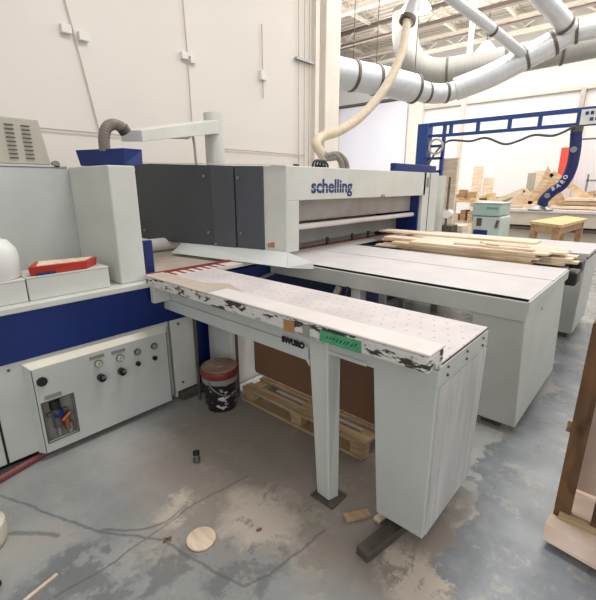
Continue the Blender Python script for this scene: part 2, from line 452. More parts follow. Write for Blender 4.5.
conduit('thin wall conduit with two small outlets, middle of the bare wall', [(4.10,5.97,4.4),(4.12,5.97,3.55),(4.12,5.97,2.4)], [(4.05,3.56,.05,.05),(4.2,3.53,.05,.05)])
conduit('thin wall conduit with single outlet, right part of the bare wall', [(5.72,5.97,4.4),(5.72,5.97,3.6),(5.72,5.97,3.2)], [(5.72,3.58,.07,.08)])
t = thing('wall_conduit', 'short low wall pipe with valve just above the white saw beam', 'pipe', (6.0,5.96,2.0))
obj('pipe', MB().tube([(5.9,5.96,2.02),(7.4,5.96,2.02)], .016, 8, 1), 'conduit', t); obj('valve', MB().box(6.55,6.65,5.9,5.98,1.97,2.07), 'dsteel', t)

# ------------------------------------------------------------------ ducts, lamps
def duct(label, pts, r, m='duct', rings=(), smooth=6, ringr=.02, hang=False):
    t = thing('spiral_duct', label, 'duct', pts[0])
    obj('duct_run', MB().tube(pts, r, 28, smooth), m, t, smooth=True)
    for (p, d) in rings:
        p = Vector(p); d = Vector(d).normalized()
        rr = r if not callable(r) else r(0)
        obj('clamp_ring', MB().cyl(p-d*.035, p+d*.035, rr+ringr, 28), 'dsteel', t, smooth=True)
        if hang: obj('hanger_rod', MB().cyl(p, (p.x, p.y, 7.95), .012, 6), 'dsteel', t)
    return t
def lampat(x, y, z, label):
    t = thing('high_bay_lamp', label, 'lamp', (x, y, z))
    obj('reflector', MB().lathe([(.12,.45),(.14,.40),(.42,.05),(.45,.0),(.43,.0),(.12,.40)], (x,y,z)), 'lampbody', t, smooth=True)
    obj('lens', MB().lathe([(.40,.0),(.41,.02),(.2,.05)], (x,y,z+.02)), 'lamp', t)
    obj('hanger', MB().cyl((x,y,z+.45),(x,y,8.0),.015,6), 'dsteel', t)
lampat(12.6, 6.6, 6.6, 'round ceiling lamp glowing beside the grey hose drop')
lampat(17.9, 6.3, 6.5, 'round ceiling lamp glowing behind the big spiral ducts')
# ------------------------------------------------------------------ front air table (nearest)
t1 = thing('air_table', 'nearest long white perforated air table with chipped front rail', 'table', (1.9, .6, FZ))
obj('table_top', MB().box(1.58, 2.20, .60, 2.98, .885, .92), 'air', t1, .004)
obj('edge_rim', MB().box(1.575, 2.205, .595, .602, .815, .905).box(1.572, 1.58, .598, 2.98, .80, .885), 'grey', t1, .004)
obj('apron', MB().box(1.56, 1.60, 1.32, 2.95, .72, .80).box(1.56, 1.60, .95, 1.32, .80, .82).box(2.14, 2.18, .95, 2.9, .80, .885), 'grey', t1, .004)
# pedestal box, tapering towards its foot
obj('pedestal', MB().hexa([(1.585,.60,-.02),(2.19,.60,-.02),(2.19,.86,-.02),(1.585,.86,-.02),(1.575,.60,.815),(2.205,.60,.815),(2.205,.92,.815),(1.575,.92,.815)]), 'grey', t1, .006)
obj('end_sheet', MB().hexa([(1.60,.592,.0),(2.18,.592,.0),(2.18,.60,.0),(1.60,.60,.0),(1.59,.592,.80),(2.20,.592,.80),(2.20,.60,.80),(1.59,.60,.80)]), 'end', t1)
for x in (1.66, 1.89, 2.12):
    for z in (.84, .88): obj('screw', MB().cyl((x,.588,z),(x,.60,z),.007,8), 'dsteel', t1)
obj('dark_groove', MB().box(1.60, 2.205, .5985, .604, .905, .912), 'gap', t1)
# front rail
rl = obj('front_rail', MB().box(1.43, 1.575, .585, 2.80, .925, 1.0), 'rail', t1, .012)
obj('rail_cap', MB().box(1.425, 1.58, .583, 2.02, 1.0, 1.012), 'railtop', rl, .006)
obj('rail_cap_worn', MB().box(1.425, 1.58, 2.02, 2.80, .998, 1.008), 'raildirt', rl, .006, label='sanded brownish stretch of the rail')
obj('worn_patch', MB().hexa([(1.59,2.05,.921),(1.72,1.9,.921),(1.9,2.4,.921),(1.59,2.9,.921),(1.59,2.05,.9225),(1.72,1.9,.9225),(1.9,2.4,.9225),(1.59,2.9,.9225)]), 'raildirt', t1)
obj('brown_tape', MB().box(1.422,1.432,1.30,1.37,.925,.985), 'brown', rl); obj('silver_tape', MB().box(1.422,1.432,1.20,1.24,.925,.985), 'silver', rl)
gt = obj('green_tape', MB().box(1.420,1.432,.90,1.13,.93,.985), 'green', rl, label='green tape strip with a scribbled note')
for i in range(9):
    y = 1.09-i*.02; gt2 = obj('ink_mark', MB().bar((1.419,y,.95+random.random()*.01),(1.419,y-.012,.965+random.random()*.008),.003,.004,(1,0,0)), 'ink', gt)
obj('bracket', MB().box(1.46,1.56,2.80,2.84,.86,1.0).box(1.44,1.57,2.715,2.765,.80,.93), 'greyd', t1, .005)
# scribble "SWURO"-like marks on the apron
text('marker_lettering', 'SWURO', .047, 'ink', t1, (1.5585,1.515,.785), Matrix(((0,0,-1),(-1,0,0),(0,1,0))), .001, .0035, label='hand-marked black letters on the apron')
lg = obj('leg', MB().hexa([(1.54,1.14,FZ+.01),(1.61,1.12,FZ+.01),(1.62,1.22,FZ+.01),(1.55,1.235,FZ+.01),(1.55,1.18,.86),(1.67,1.18,.86),(1.67,1.31,.86),(1.55,1.31,.86)]), 'greyd', t1, .008)
obj('foot_plate', MB().box(1.51,1.65,1.09,1.25,FZ,FZ+.012), 'dsteel', lg, .002)
obj('gusset', MB().prism([(1.562,1.31,.73),(1.562,1.345,.73),(1.562,1.31,.69)], (.03,0,0)), 'grey', t1)
for (x, y) in ((1.73, 2.66), (1.99, 2.46)):
    obj('support_rod', MB().cyl((x,y,FZ),(x,y,.80),.012,8), 'dsteel', t1, smooth=True)

# ------------------------------------------------------------------ second air table
t2 = thing('air_table', 'wide white two-panel table in the middle, ending in a large white box', 'table', (3.6, .57, FZ))
tt = obj('table_top', MB().box(2.93, 3.685, .57, 2.98, .89, .92).box(3.695, 4.31, .57, 2.98, .89, .92), 'air2', t2, .004)
obj('seam', MB().box(3.684, 3.696, .57, 2.98, .89, .9195), 'gap', t2)
obj('front_rim', MB().box(2.905, 2.93, .565, 2.98, .77, .905).box(2.905, 4.31, .558, .572, .83, .912), 'grey', t2, .004)
obj('edge_seal', MB().box(2.927, 2.935, .57, 2.98, .905, .922), 'gap', t2)
obj('side_panel', MB().box(2.93, 2.97, .95, 2.98, .82, .88), 'grey', t2)
obj('pedestal', MB().hexa([(2.93,.53,-.03),(4.20,.53,-.03),(4.27,.84,-.03),(2.93,.80,-.03),(2.92,.575,.83),(4.29,.575,.83),(4.29,.93,.83),(2.92,.93,.83)]), 'grey', t2, .008)
for (x,z) in ((3.42,.745),(3.42,.70)): obj('lock', MB().cyl((x,.57,z),(x,.60,z),.016,10), 'black', t2)
obj('foot', MB().box(3.0,4.2,.64,.78,FZ,-.03), 'dsteel', t2)
obj('back_leg', MB().box(2.96,3.06,1.9,2.0,FZ,.82), 'grey', t2, .005)
# ------------------------------------------------------------------ third table far
t3 = thing('air_table', 'farthest white table, beyond the stack of raw planks', 'table', (5.9, .55, FZ))
obj('table_top', MB().box(5.42, 6.5, .55, 2.78, .88, .92), 'air2', t3, .004)
obj('pedestal', MB().hexa([(5.44,.57,-.03),(6.4,.57,-.03),(6.4,.95,-.03),(5.44,.95,-.03),(5.42,.56,.88),(6.48,.56,.88),(6.48,1.2,.88),(5.42,1.2,.88)]), 'grey', t3, .008)
obj('foot', MB().box(5.5,6.3,.62,.9,FZ,-.03), 'dsteel', t3)
obj('groove', MB().box(5.42,6.5,.552,.565,.86,.872), 'gap', t3)
obj('leg', MB().box(5.46,5.56,2.2,2.3,FZ,.88), 'grey', t3)
# roller rails carrying the planks
rr = thing('roller_rail_frame', 'black-capped roller rail frame under the plank stack', 'conveyor', (4.6,.55,FZ))
for x, y0, z0 in ((4.60,.56,.78),(5.15,.60,.80)):
    r_ = obj('rail', MB().box(x-.10, x+.10, y0+.05, 2.98, z0-.04, z0+.09), 'dsteel', rr, .01)
    obj('end_cap', MB().box(x-.12, x+.12, y0-.05, y0+.06, z0-.05, z0+.085), 'black', r_, .02)
for x in (4.6, 5.15):
    for y in (.9, 2.6): obj('leg', MB().box(x-.04, x+.04, y-.04, y+.04, FZ, .76), 'greyd', rr)
for y in (1.0, 1.6, 2.2, 2.7): obj('crossbar', MB().box(4.5, 5.25, y-.05, y+.05, .84, .90), 'dsteel', rr)
# plank stack
lay = [(.90, 5, .025), (.927, 4, .022), (.951, 5, .022), (.975, 4, .022), (.999, 3, .020)]
n = 0; tot = sum(l[1] for l in lay); names = ['woodp', 'wood', 'woodp', 'wood', 'pallet']
for li, (z, cnt, th) in enumerate(lay):
    for j in range(cnt):
        x0 = 4.36 + j*.175 + random.uniform(-.01,.03) + li*.012; w = random.uniform(.11,.16)
        ya = .60 + random.uniform(-.08,.30) + (.12 if li > 2 else 0); yb = 2.45+random.uniform(-.2,.35)
        if li == 4: w = .20; yb -= .1
        sk = random.uniform(-.03,.03)
        mb = MB().hexa([(x0,ya,z),(x0+w,ya+random.uniform(-.02,.02),z),(x0+w+sk,yb,z),(x0+sk,yb,z),(x0,ya,z+th),(x0+w,ya,z+th),(x0+w+sk,yb,z+th),(x0+sk,yb,z+th)])
        lab = 'raw pine plank lying in the stack between the two rear white tables'
        if li == 4 and j == 0: lab = 'pale plank on top of the stack, on the side nearest the saw tables'
        if li == 4 and j == 2: lab = 'widest pale board on top of the plank stack, on its far side'
        obj('wooden_plank', mb, names[(li+j*2) % 4] if not (li==0 and j==0) else 'pallet', None, .003, label=lab, cat='plank', group='raw planks stacked on the roller rails')
for q, (x, y, a) in enumerate([(4.50,1.12,.1),(4.55,1.45,-.1),(4.66,1.2,.2),(4.78,1.25,.1)]):
    c, s_ = math.cos(a), math.sin(a)
    mb = MB().bar((x, y-.22*c, 1.031), (x+.22*s_, y+.25*c, 1.031), .09, .02)
    obj('wood_offcut', mb, 'woodp', None, .002, label='short pale offcut lying on the near end of the plank stack', cat='offcut', group='short offcuts on the plank stack')
obj('wooden_plank', MB().box(5.0,5.28,1.0,2.95,1.022,1.045), 'woodp', None, .002, label='long pale board laid over the plank stack, reaching to the saw beam', cat='plank', group='raw planks stacked on the roller rails')

# ------------------------------------------------------------------ machine bed under the saw beam
bed = thing('machine_bed', 'blue saw bed with white table strip and red edge under the beam', 'machine', (4,3.1,FZ))
obj('base', MB().box(1.85, 6.3, 3.0, 3.9, FZ+.05, .86), 'blue', bed, .01)
obj('base_end', MB().box(1.62, 1.85, 3.0, 3.9, FZ+.05, .86), 'white', bed)
obj('table_strip', MB().box(1.58, 6.3, 2.985, 3.13, .885, .92), 'railtop', bed, .003)
obj('red_edge', MB().box(1.62, 6.3, 3.13, 3.165, .90, .935), 'red', bed)
obj('rear_table', MB().box(1.6, 6.3, 3.165, 4.6, .84, .90), 'plexi' if False else 'raildirt', bed)
for i in range(7):
    x = 1.80+i*.085
    obj('slot', MB().hexa([(x,2.99,.9202),(x+.03,2.99,.9202),(x+.03,3.13,.9202),(x,3.13,.9202),(x,2.99,.9215),(x+.03,2.99,.9215),(x+.03,3.13,.9215),(x,3.13,.9215)]), 'red', bed)
obj('side_frame', MB().box(1.70, 1.775, 3.28, 3.33, FZ, 1.19), 'blue', bed, .005)
obj('clamp_bar', MB().bar((2.55,2.985,.70),(2.95,2.985,.76),.03,.03), 'steel', bed)
obj('mount_foot', MB().box(1.7,6.2,3.1,3.8,FZ,FZ+.05), 'dsteel', bed)
t = thing('roll', 'pale roller lying behind the machine tower, seen under the dark cover', 'roller', (2.3,4.3,.9))
obj('roller', MB().cyl((2.0,4.35,.98),(2.75,4.35,.98),.075,20), 'railtop', t, smooth=True)

# ------------------------------------------------------------------ saw beam
bmx = thing('saw_beam', 'long white pressure beam of the panel saw with blue lettering', 'machine', (4.5,2.8,FZ+1))
obj('beam_body', MB().box(2.97, 6.05, 2.80, 2.84, 1.50, 1.83).box(3.0, 6.05, 2.84, 3.5, 1.52, 1.825), 'white', bmx, .006)
obj('near_post', MB().box(2.97, 3.155, 2.80, 3.5, .985, 1.50), 'white', bmx, .006)
obj('rear_panel', MB().box(3.1, 6.1, 3.35, 3.38, .90, 1.55), 'raildirt', bmx)
obj('dust_flap', MB().box(3.12, 6.05, 2.98, 2.99, 1.27, 1.53), 'plexi', bmx)
obj('pressure_bar', MB().cyl((3.1,2.93,1.215),(5.95,2.93,1.215),.032,16), 'railtop', bmx, smooth=True)
obj('lower_flap', MB().box(3.12, 6.05, 3.20, 3.21, .98, 1.20), 'label', bmx)
obj('far_post', MB().box(5.98, 6.5, 2.80, 3.5, FZ, 1.83), 'white', bmx, .006)
obj('far_inner_post', MB().box(5.55, 6.0, 3.25, 3.34, .92, 1.5), 'blue', bmx)
obj('blue_inner_cheek', MB().box(5.94, 5.985, 2.85, 3.4, .92, 1.50), 'blue', bmx)
obj('door_gap', MB().box(6.18, 6.195, 2.796, 2.80, .9, 1.83), 'gap', bmx)
obj('handle', MB().box(6.08, 6.11, 2.78, 2.80, 1.62, 1.76), 'label', bmx)
obj('blue_cap', MB().box(5.12, 6.42, 2.82, 2.90, 1.835, 1.935), 'blue', bmx, .006)
obj('clip', MB().box(4.75, 4.83, 2.785, 2.80, 1.50, 1.53), 'label', bmx)
for x in (4.05, 4.6, 5.0): obj('nozzle', MB().cyl((x, 3.12, .93),(x,3.12,1.02),.02,10), 'black', bmx)
R = Matrix(((1,0,0),(0,0,-1),(0,1,0)))
text('schelling_lettering', 'schelling', .200, 'logo', bmx, (3.34,2.798,1.572), R, .002, .0045, xs=1.10, label='dark blue word schelling on the white beam')
obj('lettering_stripe', MB().box(3.33,4.18,2.7935,2.7955,1.613,1.617), 'white', bmx)

# slanted dark cover hanging at the near end of the beam
A = Vector((2.965,2.80,0)); B = Vector((2.41,4.72,0)); D = (B-A).normalized(); Nn = Vector((D.y,-D.x,0))  # into the machine (+x)
if Nn.x < 0: Nn = -Nn
cv = thing('saw_cover', 'dark grey screwed cover housing on the near end of the beam', 'machine', (2.7,3.7,1.0))
def panel(name, s0, s1, z0a, z0b, z1a, z1b, m, th=.03, off=0, bev=.004, parent=cv):
    p0 = A+D*s0-Nn*off; p1 = A+D*s1-Nn*off
    q = lambda p, z, o=0: (p.x+Nn.x*o, p.y+Nn.y*o, z)
    return obj(name, MB().hexa([q(p0,z0a),q(p1,z0b),q(p1,z0b,th),q(p0,z0a,th),q(p0,z1a),q(p1,z1b),q(p1,z1b,th),q(p0,z1a,th)]), m, parent, bev)
Ls = (B-A).length
panel('end_plate', 0, .255, .985, .985, 1.828, 1.828, 'white', .015)
panel('dark_panel', .255, .585, .985, .99, 1.83, 1.838, 'dark2', .06, .012)
panel('dark_panel', .60, Ls, .99, 1.03, 1.838, 1.893, 'dark', .15, .016)
panel('centre_panel', .60, .88, .989, .995, 1.838, 1.85, 'dark2', .02, .022)
panel('top_lip', 0, Ls, 1.83, 1.895, 1.838, 1.903, 'railtop', .02, .014)
def bolt(s, z, r=.014):
    p = A+D*s-Nn*.03; q = A+D*s
    obj('bolt', MB().cyl((p.x,p.y,z),(q.x,q.y,z),r,10), 'steel', cv, smooth=True)
for s_, z in ((.54,1.72),(.53,1.16),(.97,1.74),(.95,1.15),(1.95,1.82),(1.90,1.13),(.86,1.03)): bolt(s_, z)
panel('wear_mark', .14, .22, 1.03, 1.03, 1.09, 1.07, 'brown', .002, .003)
gd = thing('plexiglass_guard', 'milky plexiglass guard strip hanging under the beam end and cover', 'guard', (2.8,2.7,.9))
obj('side_strip', MB().prism([(2.62,2.48,.926),(2.96,2.78,.992),(2.60,4.10,1.01),(2.37,3.98,.93)],(-.004,0,.006)), 'guard', gd)
obj('front_strip', MB().prism([(2.62,2.48,.926),(2.746,2.27,.926),(2.76,2.29,.975),(2.962,2.78,.99)],(.006,-.003,.004)), 'guard', gd, .001)

# overhead arm, blue box, elbow hose
arm = thing('duct_arm', 'white square overhead arm ending in a round post behind the dark cover', 'pipe', (2.8,3.9,1.8))
obj('post', MB().cyl((2.96,3.885,.9),(2.96,3.885,2.40),.105,24), 'white', arm, smooth=True)
def q4(c, d, w, h0, h1):
    pass
obj('arm_beam', MB().hexa([(1.62,3.32,1.98),(1.73,3.19,1.98),(2.99,3.80,2.196),(2.89,3.95,2.196),(1.62,3.32,2.065),(1.73,3.19,2.065),(2.99,3.80,2.333),(2.89,3.95,2.333)]), 'white', arm, .004)
obj('thin_pipe', MB().tube([(2.4,3.85,2.11),(2.60,3.87,2.12),(2.68,3.87,2.08),(2.70,3.87,1.0)], .014, 8, 4), 'conduit', arm)
bb = thing('blue_box', 'dark blue box on top of the tall white tower', 'box', (1.35,3.1,1.78))
obj('body', MB().hexa([(1.27,3.28,1.785),(1.40,2.87,1.785),(1.54,2.87,1.785),(1.54,3.32,1.785),(1.255,3.30,1.895),(1.405,2.86,1.895),(1.55,2.88,1.895),(1.55,3.34,1.895)]), 'blue', bb, .004)
obj('side_tray', MB().box(1.44,1.60,2.90,3.1,1.80,1.815), 'white', bb)
eh = obj('elbow_hose', MB().tube([(1.36,3.05,1.88),(1.365,3.05,1.97),(1.39,3.05,2.035),(1.44,3.05,2.065),(1.495,3.05,2.055),(1.52,3.05,2.035)], .036, 16, 8, ribs=.10), 'hoseg', bb, smooth=True)
obj('hose_collar', MB().cyl((1.505,3.05,2.05),(1.53,3.055,2.02),.044,16), 'dsteel', bb, smooth=True)

# ------------------------------------------------------------------ cabinets on the left
cab = thing('control_cabinet', 'low white machine cabinet with blue upper band and pneumatic panel', 'cabinet', (.5,3,FZ))
obj('body', MB().box(-1.2, 1.58, 2.80, 3.9, -.04, .61), 'grey', cab, .006)
obj('plinth', MB().box(-1.1, 1.55, 2.87, 3.8, FZ, -.04), 'gap', cab)
obj('blue_band', MB().box(-1.2, 1.57, 2.79, 2.98, .61, .915).box(1.57, 1.80, 2.79, 2.98, .61, .70), 'blue', cab, .003)
obj('top_ledge', MB().box(-1.2, 1.55, 2.77, 3.9, .915, .955), 'white', cab, .006)
obj('door_gap', MB().box(.395, .407, 2.796, 2.80, -.04, .60), 'gap', cab)
ep = obj('end_panel', MB().box(1.595, 1.83, 2.785, 2.81, -.02, .61), 'white', cab, .004, label='white end panel with two screws')
for z in (.05, .57): obj('screw', MB().cyl((1.66,2.78,z),(1.66,2.79,z),.011,8), 'dsteel', ep)
obj('end_body', MB().box(1.60, 1.83, 2.81, 3.0, FZ+.02, .61), 'grey', cab)
obj('foot', MB().box(1.62,1.90,2.74,2.84,FZ,-.03), 'dsteel', cab, .01)
obj('blue_foot', MB().box(1.84,1.90,2.80,2.9,-.03,.06), 'blue', cab)
obj('screw', MB().cyl((.50,2.79,.57),(.50,2.80,.57),.008,8), 'dsteel', cab)
# pneumatic panel with window cut out
pz0, pz1, px0, px1 = -.05, .545, .60, 1.53
wx0, wx1, wz0, wz1 = .605+.02, .81, .02, .305
pf = 2.75
mb = MB()
def quad_frame(mb, y0, y1):
    for a in ((px0,wx0,pz0,pz1),(wx1,px1,pz0,pz1),(wx0,wx1,pz0,wz0),(wx0,wx1,wz1,pz1)): mb.box(a[0],a[1],y0,y1,a[2],a[3])
quad_frame(mb, pf, pf+.012)
pn = obj('pneumatic_panel', mb, 'grey', cab, label='raised panel with gauges and knobs')
# bevelled sides out to the cabinet face
mb = MB()
mb.hexa([(px0,pf,pz1),(px1,pf,pz1),(px1+.03,2.80,pz1+.035),(px0-.03,2.80,pz1+.035),(px0,pf+.001,pz1+.004),(px1,pf+.001,pz1+.004),(px1+.03,2.80,pz1+.04),(px0-.03,2.80,pz1+.04)])
obj('top_bevel', mb, 'cream', pn)
obj('side_bevel', MB().hexa([(px0,pf,pz0),(px0+.004,pf,pz0),(px0-.026,2.80,pz0),(px0-.03,2.80,pz0),(px0,pf,pz1),(px0+.004,pf,pz1),(px0-.026,2.80,pz1+.035),(px0-.03,2.80,pz1+.035)]), 'grey', pn)
obj('side_bevel', MB().hexa([(px1-.004,pf,pz0),(px1,pf,pz0),(px1+.03,2.80,pz0),(px1+.026,2.80,pz0),(px1-.004,pf,pz1),(px1,pf,pz1),(px1+.03,2.80,pz1+.035),(px1+.026,2.80,pz1+.035)]), 'grey', pn)
obj('recess', MB().box(wx0-.01,wx1+.01,2.794,2.799,wz0-.01,wz1+.01).box(wx0-.012,wx0,pf+.01,2.799,wz0,wz1).box(wx1,wx1+.012,pf+.01,2.799,wz0,wz1), 'label', pn)
obj('window_trim', MB().box(wx0-.006,wx1+.006,pf-.003,pf+.002,wz1,wz1+.006).box(wx0-.006,wx0,pf-.003,pf+.002,wz0,wz1).box(wx1,wx1+.006,pf-.003,pf+.002,wz0,wz1).box(wx0-.006,wx1+.006,pf-.003,pf+.002,wz0-.006,wz0), 'dsteel', pn)
vx = .70
vv = obj('air_regulator', MB().cyl((vx,2.77,.10),(vx,2.77,.29),.026,14).cyl((vx-.05,2.775,.20),(vx+.07,2.775,.20),.014,10), 'dsteel', pn, smooth=True)
obj('regulator_knob', MB().cyl((vx,2.77,.235),(vx,2.77,.295),.032,14), 'black', vv, smooth=True)
obj('blue_badge', MB().lathe([(.028,0),(.034,.01),(.034,.04),(.028,.05)], (vx+.01,2.77,.17), 16), 'blue', vv, smooth=True)
obj('copper_fitting', MB().cyl((.73,2.77,.13),(.785,2.77,.17),.018,10).cyl((.755,2.77,.06),(.755,2.77,.14),.02,10), 'copper', vv, smooth=True)
obj('drain_bowl', MB().cyl((vx,2.77,.04),(vx,2.77,.10),.016,12).cyl((.77,2.775,.03),(.77,2.775,.10),.020,12), 'steel', vv, smooth=True)
obj('label_plate', MB().box(.645,.745,pf-.003,pf,.322,.350), 'label', pn)
obj('round_switch', MB().cyl((.648,pf-.012,.455),(.648,pf,.455),.030,20), 'black', pn, smooth=True)
for x, z in ((.995,.462),(1.145,.455)):
    g = obj('pressure_gauge', MB().cyl((x,pf-.016,z),(x,pf,z),.026,20), 'steel', pn, smooth=True)
    obj('dial', MB().cyl((x,pf-.019,z),(x,pf-.016,z),.020,20), 'gauge', g)
    obj('needle', MB().bar((x-.004,pf-.0205,z-.008),(x+.008,pf-.0205,z+.012),.002,.004,(0,1,0)), 'ink', g)
    obj('label_plate', MB().box(x-.05,x+.05,pf-.003,pf,z+.035,z+.06), 'label', pn)
for x, z in ((1.0,.355),(1.145,.350)):
    kn = obj('regulator_dial', MB().cyl((x,pf-.04,z),(x,pf,z),.026,18), 'black', pn, smooth=True)
    obj('pointer', MB().box(x-.004,x+.024,pf-.043,pf-.04,z-.004,z+.018), 'steel', kn)
for x, z in ((1.28,.458),(1.415,.462)):
    g = obj('pressure_gauge', MB().cyl((x,pf-.016,z),(x,pf,z),.025,20), 'dsteel', pn, smooth=True)
    obj('dial', MB().cyl((x,pf-.019,z),(x,pf-.016,z),.018,20), 'label', g)
for x, z in ((1.275,.365),(1.41,.365)): obj('push_button', MB().cyl((x,pf-.02,z),(x,pf,z),.017,16), 'black', pn, smooth=True)

tw = thing('machine_tower', 'tall white square tower left of the dark cover, blue box on it', 'cabinet', (1.35,3.1,.955))
obj('housing', MB().hexa([(1.275,2.85,.955),(1.468,2.85,.955),(1.468,3.46,.955),(1.245,3.46,.955),(1.275,2.85,1.78),(1.468,2.85,1.78),(1.468,3.46,1.78),(1.245,3.46,1.78)]), 'white', tw, .01)
up = thing('upper_cabinet', 'wide flat white cabinet under the beige electrical box', 'cabinet', (.5,3.7,.955))
obj('housing', MB().box(-.8,1.30,3.465,3.9,.955,1.775), 'grey', up, .01)
obj('lid', MB().box(-.82,1.243,3.46,3.92,1.776,1.792), 'greyd', up, .003)
obj('latch', MB().cyl((1.17,3.46,1.80),(1.17,3.50,1.80),.025,12), 'label', up)
eb = thing('electrical_box', 'beige louvred electrical box on the upper white cabinet', 'box', (.9,3.55,1.79))
bd = obj('housing', MB().hexa([(.2,3.48,1.795),(1.14,3.48,1.795),(1.14,3.8,1.795),(.2,3.8,1.795),(.2,3.48,2.10),(1.10,3.48,2.10),(1.10,3.8,2.10),(.2,3.8,2.10)]), 'beige', eb, .006)
for cx in (.965, 1.065-.27):
    pass
for cx in (.955,):
    pass
for x0 in (.915, 1.015+.0):
    for i in range(9):
        obj('louvre', MB().box(x0-.03+(.0), x0+.022, 3.472, 3.482, 1.83+i*.027, 1.838+i*.027), 'vent', bd)
# white boxes on the ledge
wb = thing('equipment_box', 'white metal box on the cabinet ledge, red packet lying on it', 'box', (.9,2.9,.955))
obj('shell', MB().box(.69,1.19,2.84,3.10,.956,1.095), 'white', wb, .006); obj('lid_edge', MB().box(.688,1.192,2.838,3.102,1.095,1.105), 'white', wb, .002)
wb = thing('equipment_box', 'white metal box on the cabinet ledge at the left, jug standing on it', 'box', (.4,2.9,.955))
obj('shell', MB().box(-.1,.683,2.84,3.15,.956,1.09), 'white', wb, .006); obj('lid_edge', MB().box(-.102,.685,2.838,3.152,1.09,1.10), 'railtop', wb, .002)
jg = thing('jug', 'white plastic jug at the left edge beside the red packet', 'jug', (.60,2.95,1.10))
obj('body', MB().lathe([(.01,1.101),(.115,1.101),(.125,1.115),(.127,1.24),(.120,1.28),(.085,1.33),(.04,1.345),(.035,1.37),(.035,1.38)], (.575,2.97,0), 24), 'plastic', jg, smooth=True)
obj('cap', MB().cyl((.575,2.97,1.375),(.575,2.97,1.40),.036,16), 'whitepl', jg, smooth=True)
obj('handle', MB().tube([(.50,2.93,1.34),(.47,2.91,1.33),(.46,2.90,1.27),(.48,2.91,1.22)], .013, 8, 4), 'plastic', jg)
pk = thing('packet', 'red and white cardboard packet lying on the white metal box', 'packet', (.9,2.9,1.105))
obj('carton', MB().hexa([(.72,2.86,1.106),(1.05,2.85,1.106),(1.16,2.96,1.106),(.80,3.02,1.106),(.71,2.85,1.165),(1.06,2.845,1.16),(1.175,2.97,1.16),(.80,3.03,1.165)]), 'redbright', pk, .004)
obj('paper', MB().hexa([(.76,2.852,1.158),(1.05,2.865,1.157),(1.14,2.965,1.157),(.82,3.01,1.161),(.76,2.852,1.169),(1.05,2.865,1.165),(1.14,2.965,1.165),(.82,3.01,1.170)]), 'woodp', pk)
obj('blue_print', MB().box(.75,.86,2.844,2.852,1.108,1.122), 'logo', pk)

# ------------------------------------------------------------------ under and around the front table
bk = thing('pail', 'black printed pail with dusty red rim lid, on the floor under the table end', 'bucket', (1.86,2.50,FZ))
c = (1.80,2.455,FZ)
obj('body', MB().lathe([(.118,0),(.125,.01),(.135,.24)], c), 'pail', bk, smooth=True)
obj('collar', MB().lathe([(.135,.24),(.143,.245),(.145,.29)], c), 'label', bk, smooth=True)
obj('rim', MB().lathe([(.147,.29),(.152,.30),(.153,.345),(.146,.355)], c), 'lidred', bk, smooth=True)
obj('lid', MB().lathe([(.144,.35),(.140,.362),(.05,.364),(.045,.37),(.01,.37)], c), 'lid', bk, smooth=True)
hp = [(c[0]-.15*math.cos(t)*1.0 - .03*math.sin(t), c[1]-.03-.14*math.sin(t), FZ+.30-.13*math.sin(t)) for t in [math.pi*k/10 for k in range(11)]]
obj('bail_handle', MB().tube(hp, .005, 6, 2), 'steel', bk)
pl = thing('pallet', 'wooden pallet on the floor beneath the nearest air table', 'pallet', (2.3,1.8,FZ))
for x in (1.98, 2.30, 2.62):
    for y in (1.2, 1.74, 2.28): obj('block', MB().box(x, x+.09, y, y+.10, FZ+.02, FZ+.085), 'pallet', pl, .002)
for y in (1.2, 1.74, 2.28): obj('top_board', MB().box(1.97, 2.71, y, y+.10, FZ+.085, FZ+.105), 'pallet', pl, .002)
for x in (1.975, 2.17, 2.38, 2.61): obj('deck_board', MB().box(x, x+.10, 1.19, 2.39, FZ+.105, FZ+.125), 'pallet', pl, .002)
for x in (1.97, 2.3, 2.6): obj('bottom_board', MB().box(x, x+.09, 1.19, 2.39, FZ, FZ+.02), 'pallet', pl, .002)
cb = thing('cardboard_sheet', 'large brown cardboard sheet standing on the pallet under the table', 'cardboard', (2.22,1.8,.04))
obj('sheet', MB().hexa([(2.20,1.22,.04),(2.22,1.22,.04),(2.22,2.50,.05),(2.20,2.46,.05),(2.26,1.22,.80),(2.28,1.22,.80),(2.30,2.58,.80),(2.28,2.58,.80)]), 'card', cb)
obj('steel_channel', MB().bar((1.36,.80,FZ+.025),(1.85,.71,FZ+.025),.075,.05), 'dsteel', None, .004, label='dark steel channel on the floor under the nearest table pedestal', cat='channel')
obj('wood_scrap', MB().bar((1.50,1.0,FZ+.012),(1.62,.92,FZ+.012),.05,.02), 'pallet', None, .002, label='dusty wood scrap on the floor between table leg and pedestal', cat='scrap')
obj('wood_scrap', MB().bar((1.60,.86,FZ+.012),(1.72,.84,FZ+.012),.045,.02), 'woodp', None, .002, label='pale wood scrap touching the dark steel channel', cat='scrap')
obj('wooden_disc', MB().lathe([(.070,0),(.073,.004),(.073,.012),(.070,.014)], (.905,1.472,FZ), 40), 'woodp', None, smooth=True, label='round pale wooden disc lying on the floor', cat='disc')
obj('wood_stick', MB().bar((.20,1.78,FZ+.006),(.343,1.81,FZ+.006),.014,.010), 'woodp', None, .001, label='thin pale wood stick on the floor at lower left', cat='stick')
cn = thing('fitting', 'small brass and black pipe fitting standing on the floor', 'fitting', (1.245,2.0,FZ))
obj('body', MB().cyl((1.245,2.0,FZ),(1.25,2.01,FZ+.03),.022,12), 'dsteel', cn, smooth=True); obj('collar', MB().cyl((1.251,2.012,FZ+.045),(1.254,2.017,FZ+.07),.022,12), 'black', cn, smooth=True)
obj('band', MB().cyl((1.25,2.01,FZ+.03),(1.251,2.012,FZ+.045),.018,12), 'steel', cn, smooth=True)
